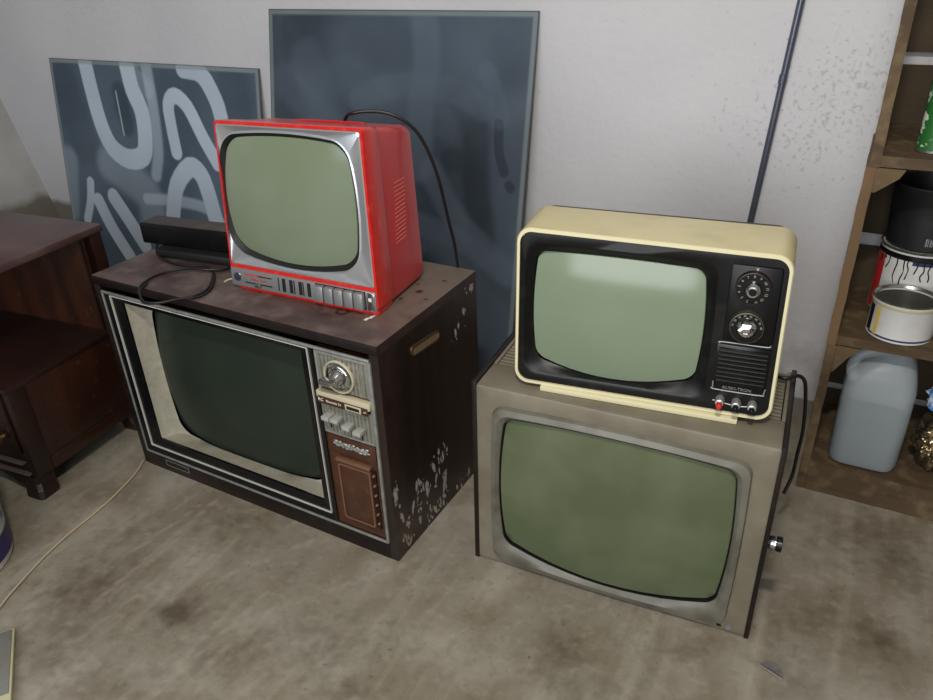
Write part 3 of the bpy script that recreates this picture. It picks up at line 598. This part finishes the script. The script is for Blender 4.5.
# ---------------------------------------------------------------- 4. red portable television on the console
W4, D4, H4 = .343, .175, .346
T4 = empty('red_television', (-0.3284, 1.3886, 0.5197), -0.4566)
tag(T4, 'small bright red portable television with silver screen bezel standing on the walnut console television', 'television')
F4 = warp(W4, D4, H4, {(0,0,0):(-0.1853,0.0052,0.0000), (0,0,1):(-0.1629,0.0150,0.3493), (0,1,0):(-0.1979,0.2097,0.0000), (0,1,1):(-0.1639,0.1835,0.3220), (1,0,0):(0.1853,-0.0052,0.0000), (1,0,1):(0.1736,0.0109,0.3553), (1,1,0):(0.1726,0.1993,0.0000), (1,1,1):(0.1726,0.1793,0.3280)})
G0 = ol(0, W4, .012, H4, .008); G1 = ol(.001, W4 - .001, .013, H4 - .001, .008)
Gs = ol(.0035, W4 - .0055, .057, H4 - .0065, .006); 
lofted('front_shell', M_redb, T4, [L3(ol(.002, W4 - .003, .004, H4 - .002, .008), .058), L3(G0, .052), L3(G0, .003), L3(G1, 0), L3(Gs, 0), L3(Gs, .006)], F4)
lofted('rear_shell', M_red, T4, [L3(ol(.003, W4 - .0045, .002, H4 - .003, .01), .056), L3(ol(.003, W4 - .002, .001, H4 - .0015, .014), .165), L3(ol(.005, W4 - .0035, .003, H4 - .004, .018), .181), L3(ol(.016, W4 - .014, .010, H4 - .016, .02), .189)], F4, cap1=True)
box('lower_lip', M_redb, T4, .014, W4 - .004, .004, .056, .0, .016, F4, bev=.003)
q0 = ol(.015, .303, .089, .318, .030, .017, .013, .010, .022)
s4 = ol(.021, .297, .097, .313, .028, .015, .013, .009, .022)
lofted('silver_bezel', M_silver, T4, [L3(Gs, .001), L3(ol(.006, W4 - .008, .060, H4 - .009, .008), -.001), L3(ol(.012, .307, .084, .322, .034, .014, .012, .010, .022), .0055), L3(q0, .004)], F4)
lofted('screen_gasket', M_gap, T4, [L3(q0, .0045), L3(q0, .003), L3(s4, .010)], F4)
screen('screen', M_scr4, T4, s4, .007, .018, F4)
# control strip
st = box('control_strip', M_strip, T4, .003, W4 - .004, -.003, .004, .011, .050, F4, bev=.001)
SX = lambda f: .004 + f * (W4 - .010)
for k, f in enumerate((.35, .388, .44, .462, .505, .525, .565)):
    w_ = .0075 if k in (1, 2, 4, 6) else .0022
    box('station_slot', M_gap, st, SX(f) - w_ / 2, SX(f) + w_ / 2, -.0036, -.0028, .017, .045, F4)
for k in range(5):
    x0 = SX(.615 + k * .0655); bm = bmesh.new(); abox(bm, x0 + .0008, x0 + .0205, -.013, .0, .0145, .0475, .003); finish('push_button', bm, M_strip, st, F4, smooth=True)
box('button_gap', M_gap, st, SX(.612), SX(.945), -.0034, -.0028, .0125, .049, F4)
box('end_plate', M_chrome, st, SX(.952), SX(1.0), -.005, -.002, .013, .048, F4, bev=.001)
box('switch', M_white, st, SX(.968), SX(.985), -.007, -.004, .033, .039, F4)
for z_ in (.040, .022): box('slider_slot', M_redb if z_ > .03 else M_gap, st, SX(.10), SX(.30), -.0036, -.0028, z_ - .0012, z_ + .0012, F4)
box('slider_slot', M_gap, st, SX(.20), SX(.30), -.0037, -.0028, .0385, .041, F4)
box('slider_tab', M_chrome, st, SX(.185), SX(.222), -.010, -.003, .017, .025, F4, bev=.001)
text('lettering', 'Minor luxe', M_redp, st, SX(.20), -.0033, .031, .008, F4)
lathe('round_emblem', M_chrome, st, (SX(.045), -.003, .031), [(0, .010), (.001, .009)], F4, axis=(0, -1, 0))
box('emblem_mark', M_navy, st, SX(.035), SX(.05), -.0046, -.0038, .032, .038, F4); box('emblem_mark', M_navy, st, SX(.042), SX(.055), -.0046, -.0038, .023, .029, F4)
# slanted side louvres
for k in range(15):
    z_ = .118 + k * .0085; cx_ = .105 + .001 * k
    bm = bmesh.new(); abox(bm, W4 - .0035, W4 - .0016, cx_ - .019, cx_ + .021, z_, z_ + .0022, .0004)
    for v in bm.verts: v.co.z += (v.co.y - cx_) * .12
    finish('louvre', bm, mat('pale_red_ridge', (206, 96, 88), .4), T4, F4)
for sx in (.03,):
    tube('antenna_lead', M_cord, T4, [(.004, .02, .02), (-.01, .014, .018), (-.022, .010, .012)], .0016, 8, 4, None if True else F4).location = (-.183, -.006, .0)
rod = tube('carry_handle', M_red, T4, [(.10, .13, H4 - .003), (.13, .13, H4 - .0015), (.24, .13, H4 - .0015), (.27, .13, H4 - .003)], .004, 8, 4, F4)
tube('power_cord', M_wire, T4, to_local(T4, [(-0.235, 1.50, 0.80), (-0.225, 1.512, 0.845), (-0.212, 1.495, 0.866), (-0.204, 1.468, 0.872), (-0.18, 1.463, 0.876), (-0.146, 1.465, 0.874), (-0.119, 1.463, 0.866), (-0.094, 1.466, 0.849), (-0.074, 1.473, 0.823), (-0.056, 1.482, 0.78), (-0.043, 1.492, 0.732), (-0.035, 1.504, 0.686), (-0.027, 1.517, 0.634), (-0.018, 1.527, 0.585), (-0.012, 1.536, 0.5245)]), .0036)

# ---------------------------------------------------------------- black equipment box on the console, with its cord
yb = math.atan2(1.634 - 1.723, -.549 + .767)
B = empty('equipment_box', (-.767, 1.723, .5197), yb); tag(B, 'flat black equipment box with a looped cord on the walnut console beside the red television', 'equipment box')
bm = bmesh.new(); abox(bm, -.002, .30, -.002, .062, .020, .071, .006, 3); finish('case', bm, M_blackg, B, smooth=True)
box('lid', mat('dusty_black_lid', (58, 50, 48), .5, dust=((84, 72, 68), 20, .5, .45, .7)), B, .004, .296, .004, .056, .0702, .0716, bev=.001)
box('base_and_shade', M_gap, B, .055, .29, -.026, .056, .0005, .0205, bev=.003)  # base pushed forward so its black fills in the shade under the case
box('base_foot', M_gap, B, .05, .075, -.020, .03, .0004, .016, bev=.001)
cpath = [(-0.7330, 1.7200, 0.541), (-0.7280, 1.692, 0.5245), (-0.690, 1.640, 0.5237), (-0.640, 1.608, 0.5237), (-0.6000, 1.600, 0.5237), (-0.5805, 1.5915, 0.5237), (-0.5564, 1.5541, 0.5237), (-0.543, 1.4757, 0.5237), (-0.5566, 1.4356, 0.5237), (-0.5865, 1.4183, 0.5237), (-0.6221, 1.4018, 0.5237), (-0.6517, 1.4044, 0.5237), (-0.6696, 1.4256, 0.5237), (-0.6933, 1.4788, 0.5237), (-0.6938, 1.5219, 0.5237), (-0.6761, 1.5596, 0.5237), (-0.6378, 1.5792, 0.5260), (-0.5764, 1.5617, 0.5300), (-0.5407, 1.5699, 0.5245), (-0.5216, 1.5918, 0.5237)]
tube('cord', M_wire, B, to_local(B, cpath), .0028)
cp2 = [(x + .006, y - .010, z + (.0055 if 3 < i < 8 else 0)) for i, (x, y, z) in enumerate(cpath[5:15])]
tube('cord', M_wire, B, to_local(B, cp2), .0024)

# ---------------------------------------------------------------- mahogany cabinet at left
NC = empty('side_cabinet', (-1.0297, 1.4403, 0), -0.4069); tag(NC, 'dark red mahogany side cabinet with open shelf at the left edge', 'cabinet')
ZT, ZS, ZB, DN, WN = .5758, .3098, .0603, .3593, .62
box('top', M_mahotop, NC, -WN - .01, .006, -.008, DN + .006, ZT - .018, ZT, bev=.003)
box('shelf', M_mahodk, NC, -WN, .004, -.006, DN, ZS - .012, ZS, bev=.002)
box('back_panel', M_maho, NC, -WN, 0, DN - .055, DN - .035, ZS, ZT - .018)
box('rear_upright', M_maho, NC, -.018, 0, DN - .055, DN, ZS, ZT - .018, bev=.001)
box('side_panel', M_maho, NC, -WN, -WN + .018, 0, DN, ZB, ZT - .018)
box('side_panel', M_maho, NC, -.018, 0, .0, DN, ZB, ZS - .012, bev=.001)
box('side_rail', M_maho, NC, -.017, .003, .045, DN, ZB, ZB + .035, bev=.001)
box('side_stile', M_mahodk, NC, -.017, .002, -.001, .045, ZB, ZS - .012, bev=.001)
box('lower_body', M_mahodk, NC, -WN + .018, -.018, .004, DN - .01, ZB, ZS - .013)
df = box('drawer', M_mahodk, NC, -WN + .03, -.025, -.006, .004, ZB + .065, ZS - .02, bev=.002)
lathe('drawer_knob', M_brass, df, (-.056, -.006, .176), [(0, .006), (.008, .0055), (.012, .013), (.018, .014), (.022, .008), (.023, .002)], axis=(0, -1, 0), n=20)
for z_ in (.068, .098): box('moulding', mat('pale_wood_edge', (84, 74, 70), .4), NC, -WN + .02, -.028 + (.1 - z_) * .3, -.009, .004, z_, z_ + .004, bev=.001)
def foot(x, y, sx, sy):
    pr = [(.0, .030), (.02, .033), (.04, .026), (.06, .030)]
    bm = bmesh.new(); loops = []
    for z_, hw, off in ((.0, .026, .012), (.006, .029, .012), (.022, .028, .006), (.040, .026, -.004), (.062, .028, -.008)):
        loops.append([(x + sx * off + px * hw, y + sy * off + py * hw, z_) for px, py in ((-1, -.7), (-.7, -1), (.7, -1), (1, -.7), (1, .7), (.7, 1), (-.7, 1), (-1, .7))])
    loft(bm, loops, True, True); return finish('foot', bm, M_mahodk, NC)
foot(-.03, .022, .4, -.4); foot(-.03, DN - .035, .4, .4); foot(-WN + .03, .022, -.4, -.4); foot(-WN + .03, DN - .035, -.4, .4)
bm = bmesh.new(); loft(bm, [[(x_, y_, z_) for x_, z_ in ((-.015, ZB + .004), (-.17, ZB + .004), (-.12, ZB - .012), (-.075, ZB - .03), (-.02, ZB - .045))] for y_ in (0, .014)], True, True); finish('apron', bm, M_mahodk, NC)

# ---------------------------------------------------------------- stacked wooden crates with their contents
FT = .31
def crate(z0, z1, floor_z, gaps, fascia, side_m, label, slope=0, sl=.006):
    Cb = empty('wooden_crate', WP(0, 0, z0), YW); tag(Cb, label, 'crate', 'wooden crates stacked as shelves')
    def bx(n_, m_, s0, s1, t0, t1, a, b):
        bm = bmesh.new(); abox(bm, s0, s1, -t1, -t0, a - z0, b - z0)
        for ax, cuts in ((0, 24), (1, 10), (2, 24)):
            ext = (s1 - s0, t1 - t0, b - a)[ax]
            if ext < .04: continue
            es = [e for e in bm.edges if abs((e.verts[0].co - e.verts[1].co).normalized()[ax]) > .99]
            bmesh.ops.subdivide_edges(bm, edges=es, cuts=cuts, use_grid_fill=True)
        for v in bm.verts:
            q = Vector((v.co.x, v.co.y, v.co.z + z0)) * 22; k = .0011 if n_ != 'back_slat' else .0005
            low = (v.co.z < .002 and z0 == 0)
            v.co += Vector((mn.noise(q), mn.noise(q + Vector((9, 0, 0))), 0 if (low or n_ in ('base_board', 'side_board')) else mn.noise(q + Vector((0, 9, 0))))) * k * 1.6
        return finish(n_, bm, m_, Cb)
    bx('side_board', side_m, sl, sl + .018, .014, FT, z0, z1); bx('side_board', M_crate, .70, .718, .014, FT, z0, z1)
    bx('base_board', M_crate, sl + .018, .70, .014, FT - .001, floor_z - .02, floor_z)
    if fascia: bx('front_board', M_crate, sl + .0185, .70, FT - .014, FT + .001, fascia[0], fascia[1])
    edges = [floor_z] + [g for gp in gaps for g in gp] + [z1 - .002]
    for a, b in zip(edges[::2], edges[1::2]):
        if b - a > .01: bx('back_slat', M_crated, sl + .018, .70, .012, .018, a, b)
    return Cb, bx
M_side1 = M_crate
C3_, bx3 = crate(.7565, 1.22, .778, ((.899, .924),), None, M_crate, 'rough wooden crate, topmost of the stack at the right, holding spray cans', sl=.010)
C2_, bx2 = crate(.379, .756, .402, ((.503, .534), (.664, .715)), None, M_crateo, 'rough wooden crate, middle of the stack at the right, holding paint cans')
C1_, bx1 = crate(0, .3785, .072, ((.113, .133),), (.0, .077), M_crate, 'rough wooden crate on the floor, lowest of the stack, holding a plastic jug', sl=.008)
def gusset(root, z0, pts, t0, t1):
    bm = bmesh.new(); loft(bm, [[(s, -t, z - z0) for s, z in pts] for t in (t0, t1)], True, True); return finish('corner_block', bm, M_crate, root)
gusset(C2_, .379, [(.0245, .755), (.074, .755), (.066, .738), (.03, .708), (.0245, .708)], .014, FT - .004)
gusset(C1_, 0, [(.0265, .378), (.072, .378), (.050, .350), (.030, .315), (.0265, .315)], .10, FT - .004)
bx2('top_rail', M_crate, .0245, .70, FT - .03, FT - .002, .7385, .7558) if False else None
bx1('side_stile', M_crated, .0265, .056, FT - .016, FT - .002, .072, .12) if False else None

def at(s, t, z): return WP(s, t, z)
def can_round(name, s, t, z, label, cat, parts, group=None):
    root = empty(name, at(s, t, z), YW); tag(root, label, cat, group)
    for (nm, m_, prof, a0, a1, c0, c1) in parts:
        bm = bmesh.new(); n = 40
        if a1 - a0 >= 359: loft(bm, [[(r * math.cos(math.tau * i / n), r * math.sin(math.tau * i / n), zz) for i in range(n)] for zz, r in prof], c0, c1)
        else:
            k = max(3, int(n * (a1 - a0) / 360)); V = [[bm.verts.new((r * math.cos(R(a0 + (a1 - a0) * i / k)), r * math.sin(R(a0 + (a1 - a0) * i / k)), zz)) for i in range(k + 1)] for zz, r in prof]
            for A, B_ in zip(V, V[1:]):
                for i in range(k): bm.faces.new((A[i], A[i + 1], B_[i + 1], B_[i]))
        finish(nm, bm, m_, root, smooth=True)
    return root
# angles: local -y faces the room (270 degrees)
z = .4022
r = .063; h = .082
can_round('paint_can', .134, .2435, z, 'open empty white paint can with a yellow stripe on the middle crate board', 'paint can', [
    ('body', M_label, [(0, r - .003), (.002, r - .001), (.002, r - .001), (h - .008, r - .001), (h - .006, r + .0005), (h - .003, r + .0015), (h, r + .0015), (h, r - .003), (h - .004, r - .005), (h - .008, r - .004), (.006, r - .004), (.004, .001)], 0, 360, True, True),
    ('inside', M_tin, [(h - .009, r - .0045), (.008, r - .0045), (.0065, .002)], 0, 360, False, True),
    ('rim', M_tin, [(h - .001, r + .001), (h + .001, r + .0018), (h + .0012, r - .002), (h - .002, r - .005), (h - .005, r - .0055)], 0, 360, False, False),
    ('lacquer_drip', M_cap, [(h - .009, r + .0002), (h - .006, r + .0018), (h - .002, r + .0022)], 0, 360, False, False),
    ('blue_line', M_navy, [(.006, r - .0004), (.010, r - .0004)], 205, 350, False, False),
    ('yellow_stripe', M_yellow, [(.008, r - .0003), (h - .012, r - .0003)], 218, 227, False, False),
    ('dark_print', M_gap, [(.010, r - .0003), (h - .014, r - .0003)], 196, 210, False, False)], 'cans and pails on the middle crate')
r = .0755; h = .152
rc = can_round('paint_can', .1425, .1005, z, 'red and white paint can with black paint drips under the black pail', 'paint can', [
    ('body', M_label, [(0, r - .003), (.002, r - .001), (h - .006, r - .001), (h - .003, r), (h, r), (h, r - .006), (h - .004, r - .008)], 0, 360, True, True),
    ('rim', M_tin, [(h - .004, r + .0002), (h, r + .001), (h + .001, r - .002), (h - .001, r - .006)], 0, 360, False, False),
    ('red_print', M_redp, [(.004, r - .0006), (h - .022, r - .0006)], 190, 216, False, False),
    ('blue_print', M_navy, [(h - .028, r - .0005), (h - .018, r - .0005)], 262, 330, False, False),
    ('paint_band', M_ink, [(h - .020, r), (h - .008, r + .0004)], 185, 300, False, False)], 'cans and pails on the middle crate')
rs = random.Random(11)
for k in range(9):
    a = R(208 + k * 10 + rs.uniform(-3, 3)); ln = rs.choice((.015, .03, .045, .06, .02)); rr = r - .0004
    P = [(rr * math.cos(a + rs.uniform(-.02, .02) * j), rr * math.sin(a + rs.uniform(-.02, .02) * j), h - .016 - ln * j / 4) for j in range(5)]
    tube('paint_drip', M_ink, rc, P, .0014, 6, 4)
# black pail on top of the can
r = .073; zb = z + h + .0015; hb = .132
pl = empty('black_pail', at(.1425, .103, zb), YW); tag(pl, 'black rubber pail with a barcode sticker standing on the red and white can', 'pail', 'cans and pails on the middle crate')
bm = bmesh.new(); n = 40
loft(bm, [[(rr * math.cos(math.tau * i / n), rr * math.sin(math.tau * i / n), zz) for i in range(n)] for zz, rr in ((0, .066), (.003, .069), (hb * .5, .0735), (hb - .008, .076), (hb - .005, .078), (hb, .078), (hb, .075), (hb - .01, .0725), (.01, .064), (.008, .001))], True, False)
finish('body', bm, M_bucketb, pl, smooth=True)
bm = bmesh.new()
for k in range(9):
    a0 = R(272 + k * 3.3); a1 = R(272 + k * 3.3 + (1.2 if k % 2 else 2.0)); rr = .0706
    v = [bm.verts.new((rr * 1.003 * math.cos(a), rr * 1.003 * math.sin(a), zz)) for a, zz in ((a0, .014), (a1, .014), (a1, .031), (a0, .031))]
    bm.faces.new(v)
finish('barcode_sticker', bm, mat('sticker_grey', (128, 130, 134), .5), pl)
bm = bmesh.new(); cyl(bm, (.004, -.005, .09), (.28, -.25, .7), [(0, .010), (.05, .011), (.078, .012), (.084, .007)], 14); finish('brush_handle', bm, M_blackg, pl, smooth=True)

# plastic jug
J = empty('plastic_jug', at(.128, .225, .0725), YW); tag(J, 'milky plastic jug half full of liquid standing in the lowest crate', 'jug')
def rrx(cx, cy, hx_, hy_, r_, zz, nc=6):
    out = []
    for sx, sy, a0 in ((1, -1, -90), (1, 1, 0), (-1, 1, 90), (-1, -1, 180)):
        for k in range(nc + 1):
            a = R(a0 + 90 * k / nc); out.append((cx + sx * (hx_ - r_) + r_ * math.cos(a), cy + sy * (hy_ - r_) + r_ * math.sin(a), zz))
    return out
bm = bmesh.new()
loft(bm, [rrx(0, 0, .055, .05, .03, .0), rrx(0, 0, .066, .062, .03, .006), rrx(0, 0, .0695, .066, .03, .02), rrx(0, 0, .0705, .067, .03, .12), rrx(0, 0, .0695, .066, .03, .205), rrx(0, 0, .065, .062, .03, .232), rrx(.01, 0, .048, .048, .03, .258), rrx(.02, 0, .027, .027, .022, .276), rrx(.02, 0, .022, .022, .02, .284)], True, True)
finish('jug_body', bm, M_jug, J, smooth=True)
bm = bmesh.new(); loft(bm, [rrx(0, 0, .054, .049, .03, .002), rrx(0, 0, .064, .060, .03, .008), rrx(0, 0, .0675, .064, .03, .022), rrx(0, 0, .0685, .065, .03, .105)], True, True); finish('liquid', bm, M_liq, J, smooth=True)
tube('jug_handle', M_jug, J, [(-.055, -.02, .205), (-.062, -.02, .235), (-.050, -.015, .262), (-.02, -.01, .274), (.005, -.005, .272)], .012, 12, 6)
lathe('jug_cap', mat('white_cap', (190, 196, 200), .5), J, (.02, 0, .284), [(0, .019), (.014, .0185), (.015, .016)], n=24)

# crumpled foil and wrapper beside the jug
def crumple(name, c, R3, m_, label, cat, seed, amp, loc):
    bm = bmesh.new(); bmesh.ops.create_icosphere(bm, subdivisions=6, radius=1)
    for v in bm.verts:
        n0 = v.co.normalized(); d = mn.noise(n0 * 3.2 + Vector((seed, 0, 0))) * amp + abs(mn.noise(Vector((n0.x * 5, n0.y * 5, n0.z * 13)) + Vector((0, seed, 0)))) * amp * .5
        v.co = Vector((n0.x * R3[0], n0.y * R3[1], n0.z * R3[2])) * (1 - .2 + d)
    mz = min(v.co.z for v in bm.verts)
    for v in bm.verts: v.co.z -= mz
    o = finish(name, bm, m_, smooth=True); o.location = loc; o.rotation_euler = (0, 0, YW); return tag(o, label, cat)
crumple('crumpled_foil', None, (.062, .075, .075), M_foil, 'crumpled gold and silver foil beside the plastic jug', 'foil', 4.2, .20, at(.272, .20, .0725))
crumple('plastic_wrapper', None, (.050, .065, .040), M_wrap, 'blue and white plastic wrapper on the crumpled foil', 'wrapper', 8.1, .28, at(.265, .235, .0725 + .155))

# spray cans in the top crate
def spray(s, t, z, r, h, m_, label, cap):
    root = can_round('spray_can', s, t, z, label, 'spray can', [
        ('body', m_, [(0, r - .003), (.003, r), (h, r), (h + .012, r * .55)], 0, 360, True, True),
        ('rim', M_tin, [(0, r - .002), (.001, r + .0008), (.004, r + .0008), (.005, r)], 0, 360, False, False),
        ('cap', cap, [(h + .006, r * .75), (h + .04, r * .72), (h + .042, r * .6)], 0, 360, False, True)], 'spray cans on the top crate')
    return root
spray(.110, .240, .7785, .028, .14, M_green, 'green and white printed spray can in the top crate', M_green)
spray(.116, .165, .7785, .030, .18, M_lilac, 'pale blue spray can behind the green one in the top crate', M_redp)
bt = lathe('dark_bottle', mat('dark_bottle_glass', (18, 26, 36), .2), None, (0, 0, 0), [(0, .026), (.003, .028), (.12, .028), (.15, .012), (.19, .011)], n=24)
bt.location = at(.205, .10, .7785); bt.rotation_euler = (0, 0, YW); tag(bt, 'dark glass bottle at the back of the top crate', 'bottle')

# ---------------------------------------------------------------- things on the floor
cd = tube('cord', M_cord, None, [(-0.843, 1.578, 0.0032), (-0.8447, 1.5222, 0.0032), (-0.8633, 1.4416, 0.0032), (-0.8849, 1.3776, 0.0032), (-0.9139, 1.3113, 0.0032), (-0.9366, 1.2399, 0.0032), (-0.9518, 1.162, 0.0032), (-0.9597, 1.0978, 0.0032), (-.962, .98, .0032), (-.954, .886, .0032)], .0026)
tag(cd, 'thin tan cord running across the concrete floor from the walnut console', 'cord')
# pail
pr = .125
PB = empty('plastic_pail', (-1.012 - pr * .985, 1.222, 0)); tag(PB, 'white plastic pail with a purple band at the left edge of the floor', 'pail')
bm = bmesh.new(); n = 48
def ring(rr, zz): return [(rr * math.cos(math.tau * i / n), rr * math.sin(math.tau * i / n), zz) for i in range(n)]
loft(bm, [ring(.116, 0), ring(.122, .002), ring(pr, .008), ring(pr + .008, .24), ring(pr + .014, .243), ring(pr + .014, .25), ring(pr + .005, .25), ring(pr - .002, .02), ring(.01, .015)], True, False); finish('body', bm, M_pail, PB, smooth=True)
bm = bmesh.new(); loft(bm, [ring(pr + .0016, .020), ring(pr + .0028, .072)]); finish('purple_band', bm, M_purple, PB, smooth=True)
bm = bmesh.new(); loft(bm, [ring(pr + .0034, .088), ring(pr + .0066, .18)]); finish('label_print', bm, mat('blue_label', (150, 168, 176), .45, col2=(60, 76, 110), scale=22, lo=.5, hi=.56), PB, smooth=True)
# flat yellowed panel, corner only in view
bxr = empty('loose_board', (-.8272, .8902, 0), math.atan2(.1465, -.069) - R(90)); tag(bxr, 'flat grey board with a yellowed edge lying on the floor at the bottom left corner', 'board')
box('backing', M_ylw, bxr, -.24, 0, -.03, .162, 0, .011, bev=.002)
box('face', mat('dusty_lid', (122, 126, 126), .6, col2=(112, 102, 80), scale=9), bxr, -.236, -.004, .0, .158, .0105, .0125, bev=.001)
# flake
fl = empty('paint_flake', (.518, .884, 0), R(-48)); tag(fl, 'small dark and pale flake lying on the floor right of the grey television', 'flake')
bm = bmesh.new(); P = [(-.022, .0, .001), (-.014, .006, .006), (.0, .009, .009), (.014, .007, .006), (.022, .0, .001), (.0, .0015, .0015)]
loft(bm, [P, [(x, y, z_ + .0012) for x, y, z_ in P]], True, True); finish('dark_piece', bm, M_leaf, fl)
bm = bmesh.new(); P = [(-.024, -.001, .0008), (.022, -.001, .0008), (.018, -.006, .003), (.0, -.0065, .005), (-.016, -.005, .003)]
loft(bm, [P, [(x, y, z_ + .0012) for x, y, z_ in P]], True, True); finish('pale_piece', bm, M_leafl, fl)
